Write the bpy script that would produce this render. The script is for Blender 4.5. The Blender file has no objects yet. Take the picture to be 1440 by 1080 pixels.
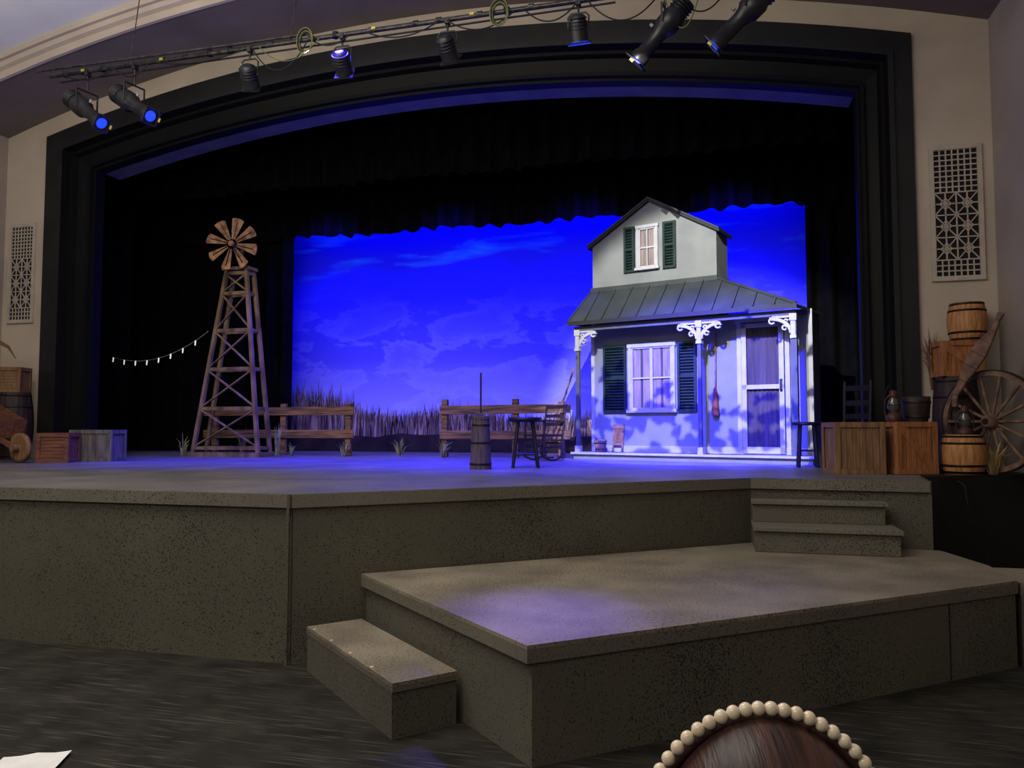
import bpy, math, random
from mathutils import Vector, Matrix
random.seed(7)
scene=bpy.context.scene
scene.view_settings.view_transform='Standard'
R=math.radians

# ------------------------------------------------------------------ materials
def srgb(r,g,b):
    f=lambda c:(c/255/12.92) if c/255<=0.04045 else ((c/255+0.055)/1.055)**2.4
    return (f(r),f(g),f(b),1)
def base(name,rough=.7,metal=0,spec=.3):
    m=bpy.data.materials.new(name); m.use_nodes=True
    nt=m.node_tree; b=nt.nodes['Principled BSDF']
    b.inputs['Roughness'].default_value=rough; b.inputs['Metallic'].default_value=metal
    b.inputs['Specular IOR Level'].default_value=spec
    return m,nt,b
def mat(name,c1,c2=None,scale=6,rough=.7,metal=0,spec=.3,stretch=(1,1,1),lo=.35,hi=.65,bump=0,bscale=None,detail=5,emit=None):
    m,nt,b=base(name,rough,metal,spec)
    if c2 is None: c2=tuple(x*.85 for x in c1[:3])+(1,)
    tc=nt.nodes.new('ShaderNodeTexCoord'); mp=nt.nodes.new('ShaderNodeMapping')
    mp.inputs['Scale'].default_value=stretch
    nt.links.new(tc.outputs['Object'],mp.inputs['Vector'])
    n=nt.nodes.new('ShaderNodeTexNoise'); n.inputs['Scale'].default_value=scale; n.inputs['Detail'].default_value=detail
    nt.links.new(mp.outputs[0],n.inputs['Vector'])
    r=nt.nodes.new('ShaderNodeValToRGB'); r.color_ramp.elements[0].position=lo; r.color_ramp.elements[1].position=hi
    r.color_ramp.elements[0].color=c1; r.color_ramp.elements[1].color=c2
    nt.links.new(n.outputs['Fac'],r.inputs['Fac']); nt.links.new(r.outputs['Color'],b.inputs['Base Color'])
    if bump:
        n2=nt.nodes.new('ShaderNodeTexNoise'); n2.inputs['Scale'].default_value=bscale or scale*4; n2.inputs['Detail'].default_value=4
        nt.links.new(mp.outputs[0],n2.inputs['Vector'])
        bp=nt.nodes.new('ShaderNodeBump'); bp.inputs['Strength'].default_value=bump; bp.inputs['Distance'].default_value=.02
        nt.links.new(n2.outputs['Fac'],bp.inputs['Height']); nt.links.new(bp.outputs[0],b.inputs['Normal'])
    if emit:
        b.inputs['Emission Color'].default_value=emit[0]; b.inputs['Emission Strength'].default_value=emit[1]
    return m
def speckle(name,base1,base2,dark,thr=.36,sscale=110,rough=.75,bump=.2,wscale=.9):
    """painted plywood with fine sprayed dark speckles of uneven density"""
    m=mat(name,base1,base2,scale=wscale,rough=rough,lo=.3,hi=.7,detail=8)
    nt=m.node_tree; b=nt.nodes['Principled BSDF']; src=b.inputs['Base Color'].links[0].from_socket
    tc=[n for n in nt.nodes if n.type=='TEX_COORD'][0]
    n=nt.nodes.new('ShaderNodeTexNoise'); n.inputs['Scale'].default_value=sscale; n.inputs['Detail'].default_value=2
    nt.links.new(tc.outputs['Object'],n.inputs['Vector'])
    d=nt.nodes.new('ShaderNodeTexNoise'); d.inputs['Scale'].default_value=1.1; d.inputs['Detail'].default_value=3
    nt.links.new(tc.outputs['Object'],d.inputs['Vector'])
    a=nt.nodes.new('ShaderNodeMath'); a.operation='MULTIPLY_ADD'; a.inputs[1].default_value=-.3; nt.links.new(d.outputs['Fac'],a.inputs[0]); nt.links.new(n.outputs['Fac'],a.inputs[2])
    a2=nt.nodes.new('ShaderNodeMath'); a2.operation='ADD'; a2.inputs[1].default_value=.14; nt.links.new(a.outputs[0],a2.inputs[0])
    r=nt.nodes.new('ShaderNodeValToRGB'); r.color_ramp.elements[0].position=thr; r.color_ramp.elements[1].position=thr+.06
    r.color_ramp.elements[0].color=(1,1,1,1); r.color_ramp.elements[1].color=(0,0,0,1)
    nt.links.new(a2.outputs[0],r.inputs['Fac'])
    mx=nt.nodes.new('ShaderNodeMixRGB'); nt.links.new(r.outputs['Color'],mx.inputs['Fac'])
    nt.links.new(src,mx.inputs['Color1']); mx.inputs['Color2'].default_value=dark
    nt.links.new(mx.outputs[0],b.inputs['Base Color'])
    bp=nt.nodes.new('ShaderNodeBump'); bp.inputs['Strength'].default_value=bump; bp.inputs['Distance'].default_value=.005
    nt.links.new(n.outputs['Fac'],bp.inputs['Height']); nt.links.new(bp.outputs[0],b.inputs['Normal'])
    return m
M={}
M['wall']=mat('plaster_beige',srgb(190,174,155),srgb(177,162,145),scale=1.5,rough=.5,bump=.08,bscale=20)
M['wall2']=mat('plaster_taupe',srgb(158,145,134),srgb(146,133,124),scale=1.5,rough=.6)
M['soffit']=mat('soffit_taupe',srgb(118,107,100),srgb(104,95,90),scale=1.2,rough=.6)
M['ceil']=mat('ceiling_grey',srgb(228,227,224),srgb(216,216,214),scale=1,rough=.8)
M['trimblack']=mat('proscenium_black',srgb(32,32,31),srgb(24,24,24),scale=3,rough=.42,spec=.35)
M['trimblack2']=mat('proscenium_black_inner',srgb(14,14,14),srgb(10,10,11),scale=3,rough=.55,spec=.15)
M['reveal']=mat('proscenium_reveal',srgb(92,92,98),srgb(78,78,84),scale=3,rough=.5,spec=.2)
M['drape']=mat('black_velour',srgb(13,13,15),srgb(6,6,8),scale=4,rough=.95,spec=.05)
M['black']=mat('black_paint',srgb(24,24,25),srgb(14,14,15),scale=6,rough=.5)
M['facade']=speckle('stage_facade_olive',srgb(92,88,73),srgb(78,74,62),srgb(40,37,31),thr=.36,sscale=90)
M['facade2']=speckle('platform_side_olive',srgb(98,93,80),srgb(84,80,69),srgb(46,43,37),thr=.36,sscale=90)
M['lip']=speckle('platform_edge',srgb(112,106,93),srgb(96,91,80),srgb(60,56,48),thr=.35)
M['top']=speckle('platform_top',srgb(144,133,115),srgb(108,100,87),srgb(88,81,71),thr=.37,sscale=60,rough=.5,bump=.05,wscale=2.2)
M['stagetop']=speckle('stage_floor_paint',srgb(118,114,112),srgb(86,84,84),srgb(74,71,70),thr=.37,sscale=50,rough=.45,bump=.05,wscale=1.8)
M['white']=mat('white_trim',srgb(164,165,166),srgb(152,153,156),scale=5,rough=.6)
M['housewall']=mat('house_wall_paint',srgb(124,127,125),srgb(112,116,115),scale=3,rough=.85,spec=.1)
M['postgrey']=mat('post_grey',srgb(78,81,86),srgb(66,69,74),scale=5,rough=.6)
M['roof']=mat('metal_roof_grey',srgb(56,61,61),srgb(45,50,51),scale=3,rough=.6,metal=.05)
M['roofdark']=mat('roof_trim_dark',srgb(34,36,37),srgb(27,29,30),scale=4,rough=.6)
M['green']=mat('shutter_green',srgb(20,42,36),srgb(14,31,27),scale=8,rough=.5)
M['curtain']=mat('curtain_cloth',srgb(138,124,120),srgb(104,94,93),scale=14,rough=.9,stretch=(1,1,.15))
M['screen']=mat('door_curtain_brown',srgb(80,71,66),srgb(56,50,48),scale=12,rough=.9,stretch=(1,1,.1))
M['rust']=mat('windmill_blade_copper',srgb(186,140,104),srgb(112,82,62),scale=9,rough=.7,metal=.0,spec=.1)
M['wmwood']=mat('tower_weathered_wood',srgb(132,110,84),srgb(80,65,50),scale=6,rough=.85,stretch=(1,1,.4),bump=.3,spec=.1)
M['fence']=mat('fence_weathered_wood',srgb(140,104,76),srgb(70,54,42),scale=5,rough=.85,stretch=(.5,3,6),bump=.4)
M['crate']=mat('crate_orange_wood',srgb(166,108,66),srgb(126,78,46),scale=7,rough=.7,stretch=(4,4,.5),bump=.3)
M['crate2']=mat('crate_tan_wood',srgb(140,104,72),srgb(104,76,52),scale=7,rough=.7,stretch=(4,4,.5),bump=.3)
M['crategrey']=mat('crate_grey_wood',srgb(112,106,90),srgb(76,71,60),scale=7,rough=.8,stretch=(4,4,.5),bump=.3)
M['crater']=mat('crate_red_wood',srgb(124,78,56),srgb(86,54,40),scale=7,rough=.7,stretch=(.6,4,4),bump=.3)
M['barrel']=mat('barrel_oak',srgb(186,132,80),srgb(142,94,54),scale=10,rough=.55,stretch=(4,4,.4),bump=.2)
M['darkwood']=mat('dark_stained_wood',srgb(56,42,38),srgb(34,26,25),scale=8,rough=.6,stretch=(3,3,.5))
M['blackwood']=mat('black_painted_wood',srgb(30,26,28),srgb(18,16,18),scale=8,rough=.45)
M['churn']=mat('churn_grey_wood',srgb(92,78,70),srgb(60,51,46),scale=9,rough=.75,stretch=(5,5,.3),bump=.3)
M['iron']=mat('dark_iron',srgb(48,44,42),srgb(30,28,27),scale=12,rough=.5,metal=.6)
M['steel']=mat('pipe_steel',srgb(74,72,70),srgb(40,39,38),scale=16,rough=.35,metal=.6)
M['fixture']=mat('fixture_black',srgb(30,30,32),srgb(18,18,20),scale=20,rough=.4,spec=.5)
M['wheelwood']=mat('wheel_old_wood',srgb(128,98,78),srgb(84,62,52),scale=9,rough=.75,bump=.3)
M['straw']=mat('straw',srgb(186,160,104),srgb(140,116,74),scale=12,rough=.9)
M['broom']=mat('broom_bristle',srgb(130,74,42),srgb(92,52,30),scale=30,rough=.9,stretch=(6,6,.3))
M['grass']=mat('dry_grass',srgb(150,150,110),srgb(98,100,74),scale=12,rough=.9)
M['pgrass']=mat('painted_grass',srgb(170,146,120),srgb(118,98,84),scale=2.5,rough=.95,spec=.05)
M['pgrassb']=mat('painted_grass_mid',srgb(112,92,78),srgb(74,62,58),scale=2.5,rough=.95,spec=.05)
M['pgrassd']=mat('painted_grass_dark',srgb(52,43,40),srgb(30,26,28),scale=2.5,rough=.95,spec=.05)
M['grille']=mat('grille_painted_metal',srgb(186,172,156),srgb(172,160,146),scale=6,rough=.5)
M['void']=mat('duct_dark',srgb(34,31,30),srgb(24,22,22),scale=4,rough=.9)
M['cable']=mat('cable_olive',srgb(120,128,70),srgb(80,88,54),scale=6,rough=.5)
M['cableb']=mat('cable_black',srgb(22,22,22),srgb(14,14,14),scale=6,rough=.5)
M['cableg']=mat('cable_grey',srgb(150,150,148),srgb(120,120,118),scale=6,rough=.5)
M['tag']=mat('yellow_tag',srgb(200,186,70),srgb(170,158,60),scale=6,rough=.5)
M['gel']=mat('blue_gel_lens',srgb(40,80,255),srgb(20,40,240),scale=30,rough=.2,emit=(srgb(30,60,255),1.3))
M['bulb']=mat('string_bulb',srgb(240,240,235),srgb(225,225,220),scale=6,rough=.4,emit=((1,1,.95,1),.5))
M['pearl']=mat('pearl',srgb(246,228,196),srgb(232,210,176),scale=20,rough=.18,spec=.7)
M['hair']=mat('hair_dark_brown',srgb(78,50,42),srgb(40,25,22),scale=7,rough=.4,stretch=(12,1.2,1.2),bump=.15,bscale=20)
M['skin']=mat('skin',srgb(206,158,134),srgb(196,146,122),scale=8,rough=.55)
M['shirt']=mat('shirt_navy_knit',srgb(52,54,74),srgb(40,42,60),scale=30,rough=.9)
M['pants']=mat('trousers_grey',srgb(58,58,60),srgb(46,46,48),scale=30,rough=.9)
M['seat']=mat('seat_plastic_maroon',srgb(92,36,40),srgb(74,28,32),scale=8,rough=.6)
M['paper']=mat('paper_white',srgb(240,238,234),srgb(228,226,222),scale=6,rough=.7)
M['glass']=mat('lantern_glass',srgb(74,70,66),srgb(52,50,48),scale=6,rough=.12,spec=.6)
M['lred']=mat('lantern_red',srgb(80,42,36),srgb(54,30,27),scale=10,rough=.5)
M['eyew']=mat('eye_white',srgb(235,232,228),scale=5,rough=.3)
M['lips']=mat('lips',srgb(170,90,84),scale=5,rough=.5)

def floor_mat():
    m=mat('auditorium_floor_dark',srgb(49,47,42),srgb(24,23,21),scale=3.2,rough=.6,lo=.3,hi=.7,detail=12,spec=.2)
    nt=m.node_tree; b=nt.nodes['Principled BSDF']; src=b.inputs['Base Color'].links[0].from_socket
    tc=[n for n in nt.nodes if n.type=='TEX_COORD'][0]
    prev=src
    for i,(ang,sc,th) in enumerate([(.5,(2.2,60,1),.67),(2.1,(2.4,70,1),.67),(1.2,(3,64,1),.68),(2.8,(2.6,70,1),.67),(.1,(2.4,66,1),.67),(1.7,(3,70,1),.67)]):
        mp=nt.nodes.new('ShaderNodeMapping'); mp.inputs['Rotation'].default_value=(0,0,ang); mp.inputs['Scale'].default_value=sc
        mp.inputs['Location'].default_value=(i*3.3,i*7.1,0)
        nt.links.new(tc.outputs['Object'],mp.inputs['Vector'])
        n=nt.nodes.new('ShaderNodeTexNoise'); n.inputs['Scale'].default_value=.8; n.inputs['Detail'].default_value=1
        nt.links.new(mp.outputs[0],n.inputs['Vector'])
        r=nt.nodes.new('ShaderNodeValToRGB'); r.color_ramp.elements[0].position=th; r.color_ramp.elements[1].position=th+.06
        r.color_ramp.elements[1].color=(.7,.7,.7,1)
        nt.links.new(n.outputs['Fac'],r.inputs['Fac'])
        mx=nt.nodes.new('ShaderNodeMixRGB'); nt.links.new(r.outputs['Color'],mx.inputs['Fac'])
        nt.links.new(prev,mx.inputs['Color1']); mx.inputs['Color2'].default_value=srgb(84,81,70) if i!=2 else srgb(18,17,16)
        prev=mx.outputs[0]
    nt.links.new(prev,b.inputs['Base Color'])
    return m
M['floor']=floor_mat()

def drop_mat():
    m,nt,b=base('painted_sky_drop',rough=.95,spec=.05)
    tc=nt.nodes.new('ShaderNodeTexCoord'); sep=nt.nodes.new('ShaderNodeSeparateXYZ')
    nt.links.new(tc.outputs['Object'],sep.inputs[0])
    mr=nt.nodes.new('ShaderNodeMapRange'); mr.inputs['From Min'].default_value=1.2; mr.inputs['From Max'].default_value=6
    nt.links.new(sep.outputs['Z'],mr.inputs['Value'])
    r=nt.nodes.new('ShaderNodeValToRGB'); cr=r.color_ramp
    cr.elements[0].position=.05; cr.elements[0].color=(.46,.44,.74,1)
    cr.elements[1].position=.95; cr.elements[1].color=(.010,.014,.42,1)
    e=cr.elements.new(.20); e.color=(.27,.26,.72,1)
    e=cr.elements.new(.38); e.color=(.10,.09,.70,1)
    e=cr.elements.new(.62); e.color=(.03,.03,.62,1)
    nt.links.new(mr.outputs[0],r.inputs['Fac'])
    mp=nt.nodes.new('ShaderNodeMapping'); mp.inputs['Scale'].default_value=(.75,.5,1.7); mp.inputs['Location'].default_value=(.4,0,.25)
    nt.links.new(tc.outputs['Object'],mp.inputs['Vector'])
    n=nt.nodes.new('ShaderNodeTexNoise'); n.inputs['Scale'].default_value=1.0; n.inputs['Detail'].default_value=12; n.inputs['Roughness'].default_value=.6; n.inputs['Distortion'].default_value=.3
    nt.links.new(mp.outputs[0],n.inputs['Vector'])
    r2=nt.nodes.new('ShaderNodeValToRGB'); c2=r2.color_ramp
    c2.elements[0].position=.47; c2.elements[0].color=(0,0,0,1); c2.elements[1].position=.72; c2.elements[1].color=(.08,.08,.08,1)
    e=c2.elements.new(.505); e.color=(.22,.22,.22,1)
    e=c2.elements.new(.60); e.color=(.09,.09,.09,1)
    nt.links.new(n.outputs['Fac'],r2.inputs['Fac'])
    cz=nt.nodes.new('ShaderNodeMapRange'); cz.inputs['From Min'].default_value=4.4; cz.inputs['From Max'].default_value=3.3; nt.links.new(sep.outputs['Z'],cz.inputs['Value'])
    cm=nt.nodes.new('ShaderNodeMath'); cm.operation='MULTIPLY'; nt.links.new(r2.outputs['Color'],cm.inputs[0]); nt.links.new(cz.outputs[0],cm.inputs[1])
    mx=nt.nodes.new('ShaderNodeMixRGB'); nt.links.new(cm.outputs[0],mx.inputs['Fac'])
    nt.links.new(r.outputs['Color'],mx.inputs['Color1']); mx.inputs['Color2'].default_value=(.46,.48,.92,1)
    mp3=nt.nodes.new('ShaderNodeMapping'); mp3.inputs['Scale'].default_value=(.35,.5,2.0); mp3.inputs['Rotation'].default_value=(0,.25,0)  # cyan streaks where light hits the upper sky, put into the paint colour
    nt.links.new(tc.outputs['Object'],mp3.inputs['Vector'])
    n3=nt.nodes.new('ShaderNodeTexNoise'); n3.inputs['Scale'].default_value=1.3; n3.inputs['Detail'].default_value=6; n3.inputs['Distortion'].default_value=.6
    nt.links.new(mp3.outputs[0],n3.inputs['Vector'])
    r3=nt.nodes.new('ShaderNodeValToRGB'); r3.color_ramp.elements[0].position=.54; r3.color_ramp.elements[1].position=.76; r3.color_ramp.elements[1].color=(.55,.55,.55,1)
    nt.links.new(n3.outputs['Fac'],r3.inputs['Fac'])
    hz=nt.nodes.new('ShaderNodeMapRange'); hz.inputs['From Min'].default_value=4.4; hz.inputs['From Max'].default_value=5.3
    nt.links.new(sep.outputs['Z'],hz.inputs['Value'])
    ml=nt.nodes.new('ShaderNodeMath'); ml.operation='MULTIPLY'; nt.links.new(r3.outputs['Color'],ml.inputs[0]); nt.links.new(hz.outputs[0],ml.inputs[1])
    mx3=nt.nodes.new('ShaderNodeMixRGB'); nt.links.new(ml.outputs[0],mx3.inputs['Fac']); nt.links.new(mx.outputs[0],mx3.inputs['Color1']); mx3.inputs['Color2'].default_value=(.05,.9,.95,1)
    nt.links.new(mx3.outputs[0],b.inputs['Base Color'])
    return m
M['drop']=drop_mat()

# ------------------------------------------------------------------ mesh builder
class B:
    def __init__(s): s.v=[];s.f=[];s.mi=[];s.sm=[];s.mats=[];s.T=Matrix.Identity(4)
    def m(s,k):
        if k not in s.mats: s.mats.append(k)
        return s.mats.index(k)
    def add(s,vs,fs,k,smooth=False):
        o=len(s.v); s.v+= [s.T@Vector(p) for p in vs]; mi=s.m(k)
        for f in fs: s.f.append([o+i for i in f]); s.mi.append(mi); s.sm.append(smooth)
    def box(s,c,d,k,rot=None):
        vs=[]
        for x in(-.5,.5):
            for y in(-.5,.5):
                for z in(-.5,.5):
                    p=Vector((x*d[0],y*d[1],z*d[2]))
                    if rot is not None: p=rot@p
                    vs.append(p+Vector(c))
        s.add(vs,[(0,1,3,2),(4,6,7,5),(0,4,5,1),(2,3,7,6),(0,2,6,4),(1,5,7,3)],k)
    def bb(s,x0,x1,y0,y1,z0,z1,k): s.box(((x0+x1)/2,(y0+y1)/2,(z0+z1)/2),(x1-x0,y1-y0,z1-z0),k)
    def beam(s,p0,p1,w,h,k,upv=(0,0,1)):
        p0=Vector(p0);p1=Vector(p1);d=(p1-p0);L=d.length;x=d.normalized();u=Vector(upv)
        y=u.cross(x)
        if y.length<1e-4: y=Vector((0,1,0)).cross(x)
        y.normalize(); z=x.cross(y)
        s.box((p0+p1)/2,(L,w,h),k,Matrix((x,y,z)).transposed())
    def cyl(s,p0,p1,r0,k,r1=None,n=14,smooth=True):
        r1=r0 if r1 is None else r1
        p0=Vector(p0);p1=Vector(p1);x=(p1-p0).normalized()
        a=x.orthogonal().normalized();b=x.cross(a)
        vs=[];
        for p,r in((p0,r0),(p1,r1)):
            for i in range(n):
                t=2*math.pi*i/n; vs.append(p+a*math.cos(t)*r+b*math.sin(t)*r)
        s.add(vs,[(i,(i+1)%n,n+(i+1)%n,n+i) for i in range(n)],k,smooth)
        s.add(vs,[tuple(range(n-1,-1,-1)),tuple(range(n,2*n))],k,False)
    def tube(s,path,r,k,n=8,closed=False):
        P=[Vector(p) for p in path];m=len(P);vs=[];prev=None
        for i,p in enumerate(P):
            if closed: t=P[(i+1)%m]-P[i-1]
            else: t=P[min(i+1,m-1)]-P[max(i-1,0)]
            t.normalize()
            if prev is None: a=t.orthogonal().normalized()
            else:
                a=prev-t*prev.dot(t); a.normalize()
            prev=a;b=t.cross(a); rr=r[i] if isinstance(r,(list,tuple)) else r
            for j in range(n):
                q=2*math.pi*j/n; vs.append(p+a*math.cos(q)*rr+b*math.sin(q)*rr)
        fs=[]
        for i in range(m if closed else m-1):
            for j in range(n):
                fs.append((i*n+j,i*n+(j+1)%n,((i+1)%m)*n+(j+1)%n,((i+1)%m)*n+j))
        s.add(vs,fs,k,True)
        if not closed: s.add(vs,[tuple(range(n-1,-1,-1)),tuple((m-1)*n+j for j in range(n))],k,False)
    def lathe(s,prof,k,n=24,c=(0,0,0),axis=None,smooth=True):
        Rm=Matrix.Identity(3)
        if axis is not None: Rm=Vector((0,0,1)).rotation_difference(Vector(axis)).to_matrix()
        vs=[];c=Vector(c)
        for r,z in prof:
            for i in range(n):
                t=2*math.pi*i/n; vs.append(Rm@Vector((r*math.cos(t),r*math.sin(t),z))+c)
        m=len(prof)
        s.add(vs,[(i*n+j,i*n+(j+1)%n,(i+1)*n+(j+1)%n,(i+1)*n+j) for i in range(m-1) for j in range(n)],k,smooth)
        s.add(vs,[tuple(range(n-1,-1,-1)),tuple((m-1)*n+j for j in range(n))],k,False)
    def sph(s,c,r,k,n=14,m=9,sc=(1,1,1)):
        prof=[(max(1e-4,math.sin(math.pi*i/m))*r,-math.cos(math.pi*i/m)*r) for i in range(m+1)]
        vs=[];c=Vector(c)
        for a,z in prof:
            for i in range(n):
                t=2*math.pi*i/n; vs.append(Vector((a*math.cos(t)*sc[0],a*math.sin(t)*sc[1],z*sc[2]))+c)
        s.add(vs,[(i*n+j,i*n+(j+1)%n,(i+1)*n+(j+1)%n,(i+1)*n+j) for i in range(m) for j in range(n)],k,True)
    def prism(s,pts,off,k):
        n=len(pts);P=[Vector(p) for p in pts];Q=[p+Vector(off) for p in P]
        s.add(P+Q,[tuple(range(n-1,-1,-1)),tuple(range(n,2*n))]+[(i,(i+1)%n,n+(i+1)%n,n+i) for i in range(n)],k)
    def build(s,name,parent=None,loc=(0,0,0),rz=0,bevel=0,recalc=True):
        me=bpy.data.meshes.new(name); me.from_pydata([tuple(v) for v in s.v],[],s.f)
        for k in s.mats: me.materials.append(M[k])
        for p,mi,sm in zip(me.polygons,s.mi,s.sm): p.material_index=mi; p.use_smooth=sm
        if recalc:
            import bmesh
            bm=bmesh.new(); bm.from_mesh(me)
            bmesh.ops.recalc_face_normals(bm,faces=bm.faces); bm.to_mesh(me); bm.free()
        o=bpy.data.objects.new(name,me); scene.collection.objects.link(o)
        o.location=loc; o.rotation_euler=(0,0,rz)
        if parent: o.parent=parent
        if bevel:
            bv=o.modifiers.new('bevel','BEVEL'); bv.width=bevel; bv.segments=2; bv.limit_method='ANGLE'
        return o
def empty(name,loc=(0,0,0),rz=0):
    e=bpy.data.objects.new(name,None); scene.collection.objects.link(e); e.location=loc; e.rotation_euler=(0,0,rz); e.empty_display_size=.2
    return e

# ------------------------------------------------------------------ room shell
S=1.2      # stage height
YP=9.75    # proscenium wall plane
XL,XR=-11.1,3.07
def arch(xl,xr,zs,za,n=40):
    c=(xl+xr)/2;h=(xr-xl)/2;s=za-zs;Rr=(h*h+s*s)/(2*s)
    return [(x,zs+math.sqrt(Rr*Rr-(x-c)**2)-(Rr-s)) for x in [xl+(xr-xl)*i/n for i in range(n+1)]]
def loop(xl,xr,zs,za,z0=S): return [(xl,z0)]+arch(xl,xr,zs,za)+[(xr,z0)]
def band(b,A,ya,Bp,yb,k,smooth=False):
    n=len(A); vs=[(x,ya,z) for x,z in A]+[(x,yb,z) for x,z in Bp]
    b.add(vs,[(i,i+1,n+i+1,n+i) for i in range(n-1)],k,smooth)
def mix(A,Bp,t): return [(a[0]*(1-t)+c[0]*t,a[1]*(1-t)+c[1]*t) for a,c in zip(A,Bp)]
Lw=loop(XL,XR,6.37,7.42,S); Lo=loop(-10.28,2.25,6.30,7.10,S); Li=loop(-9.46,1.66,5.74,6.35,S)
b=B(); band(b,Lw,YP,Lo,YP,'wall'); o=b.build('wall_proscenium',recalc=False)
b=B()
band(b,Lo,YP,Lo,YP-.05,'trimblack'); 
prof=[(0,YP-.05),(.36,YP-.05),(.36,YP-.11),(.46,YP-.11),(.50,YP+.02),(.56,YP+.02),(.60,YP+.10),(.86,YP+.14),(.86,YP+.06),(.93,YP+.06),(.95,YP+.12),(1,YP+.12),(1,YP+.30)]
for (t0,y0),(t1,y1) in zip(prof[:-1],prof[1:]):
    band(b,mix(Lo,Li,t0),y0,mix(Lo,Li,t1),y1,'trimblack' if t1<=.46 else 'trimblack2')
Ai=arch(-9.46,1.66,5.74,6.35); band(b,Ai,YP+.301,Ai,YP+.62,'reveal')
band(b,Li,YP+.30,mix(Lo,Li,.2),YP+.30,'trimblack')
b.build('trim_proscenium',recalc=False)
YS=8.55
A0=arch(XL,XR,6.37,7.42)
def up_(A,d): return [(x,z+d) for x,z in A]
b=B(); band(b,A0,YP,A0,YS,'soffit',True); b.build('ceiling_soffit',recalc=False)
b=B()
cp=[(0,YS),(-.05,YS),(-.05,YS-.05),(.0,YS-.08),(.03,YS-.08),(.05,YS-.14),(.10,YS-.17),(.10,YS-.22),(.18,YS-.22)]
for (d0,y0),(d1,y1) in zip(cp[:-1],cp[1:]): band(b,up_(A0,d0),y0,up_(A0,d1),y1,'wall')
b.build('trim_cornice',recalc=False)
b=B(); band(b,up_(A0,.18),YS-.22,up_(A0,.18),-5,'ceil',True); b.build('ceiling',recalc=False)
b=B(); b.add([(XL,YP,0),(XL,-5,0),(XL,-5,6.6),(XL,YP,6.6)],[(0,1,2,3)],'wall2'); b.build('wall_left',recalc=False)
b=B(); b.add([(XR,YP,0),(XR,-5,0),(XR,-5,6.6),(XR,YP,6.6)],[(0,1,2,3)],'wall2'); b.build('wall_right',recalc=False)
b=B(); b.add([(XL,-5,0),(XR,-5,0),(XR,10,0),(XL,10,0)],[(0,1,2,3)],'floor'); b.build('floor',recalc=False)
b=B()
b.add([(-14,10.6,S),(-14,15,S),(6,15,S),(6,10.6,S),(-14,10.6,9),(-14,15,9),(6,15,9),(6,10.6,9)],[(0,1,5,4),(1,2,6,5),(2,3,7,6),(4,5,6,7)],'drape')
b.add([(-14,10.4,S),(-14,10.4,9),(-9.9,10.4,9),(-9.9,10.4,S)],[(0,1,2,3)],'drape')
b.add([(6,10.4,S),(6,10.4,9),(2.0,10.4,9),(2.0,10.4,S)],[(0,1,2,3)],'drape')
b.add([(-14,10.4,6.6),(6,10.4,6.6),(6,10.4,9),(-14,10.4,9)],[(0,1,2,3)],'drape')
b.build('wall_stagehouse',recalc=False)

# ------------------------------------------------------------------ stage
XA,XB=XL+.01,XR-.01
poly=[(XA,4.95),(-2.96,4.95),(.28,7.65),(1.80,7.58)]
b=B()
full=poly+[(1.90,8.25),(XB,8.95),(XB,10.2),(5.9,10.2),(5.9,14.95),(-13.9,14.95),(-13.9,10.2),(XA,10.2)]
b.prism([(x,y,S-.03) for x,y in full],(0,0,.03),'stagetop')
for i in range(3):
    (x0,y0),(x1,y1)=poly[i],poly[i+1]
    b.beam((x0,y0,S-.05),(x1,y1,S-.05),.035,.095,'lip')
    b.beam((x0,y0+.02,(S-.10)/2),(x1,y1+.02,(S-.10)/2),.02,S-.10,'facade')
b.beam((1.80,7.58,S/2),(1.82,7.9,S/2),.03,S,'facade')
b.beam((1.82,7.9,S/2-.02),(1.90,8.25,S/2-.02),.03,S-.04,'black'); b.beam((1.90,8.25,S/2),(XB,8.95,S/2),.03,S,'black')
b.add([(1.82,7.9,S+.002),(1.90,8.25,S+.002),(XB,8.95,S+.002),(XB,YP,S+.002),(2.25,YP,S+.002),(1.95,8.6,S+.002)],[(0,1,2,3,4,5)],'black')
b.bb(-2.985,-2.965,4.925,4.935,0,S,'facade')
b.build('stage',recalc=True)

# lower platform (rotated 40 deg rectangle)
b=B()
H=.6
lp=[(-.93,3.76),(2.02,6.22),(2.02,6.85),(1.86,7.55),(.28,7.60),(-2.56,5.26)]
def slab(b,pts,H,lip=.09,ktop='top',kside='facade2'):
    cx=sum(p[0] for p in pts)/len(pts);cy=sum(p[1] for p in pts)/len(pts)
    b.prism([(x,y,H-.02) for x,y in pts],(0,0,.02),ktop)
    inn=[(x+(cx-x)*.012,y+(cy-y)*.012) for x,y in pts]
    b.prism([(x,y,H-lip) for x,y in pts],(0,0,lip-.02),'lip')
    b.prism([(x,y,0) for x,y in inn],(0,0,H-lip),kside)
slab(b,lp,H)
b.box((1.462,5.772,.255),(.006,.012,.50),'void',Matrix.Rotation(R(40),3,'Z'))
b.build('lower_platform')
b=B(); slab(b,[(2.04,6.24),(3.05,6.3),(3.05,6.95),(2.04,6.87)],.58); b.build('side_platform')
b=B(); d=Vector((-1.63,1.46)).normalized(); nrm=Vector((-d.y,d.x))
q0=Vector((-1.45,4.215)); q1=q0+d*1.42; w_=nrm*.40
if nrm.y>0: w_=-w_
pts=[tuple(q0+w_),tuple(q0),tuple(q1),tuple(q1+w_)]
slab(b,pts,.30,.05); 
for i in range(4):
    q=q1+w_*.95-d*(.1+.33*i); b.cyl((q.x,q.y,.30),(q.x,q.y,.303),.011,'pearl',n=8)
b.build('step_box')
b=B()
b.bb(.29,1.45,7.06,7.54,.601,.78,'facade2'); b.bb(.28,1.47,7.03,7.54,.78,.82,'lip')
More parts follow.
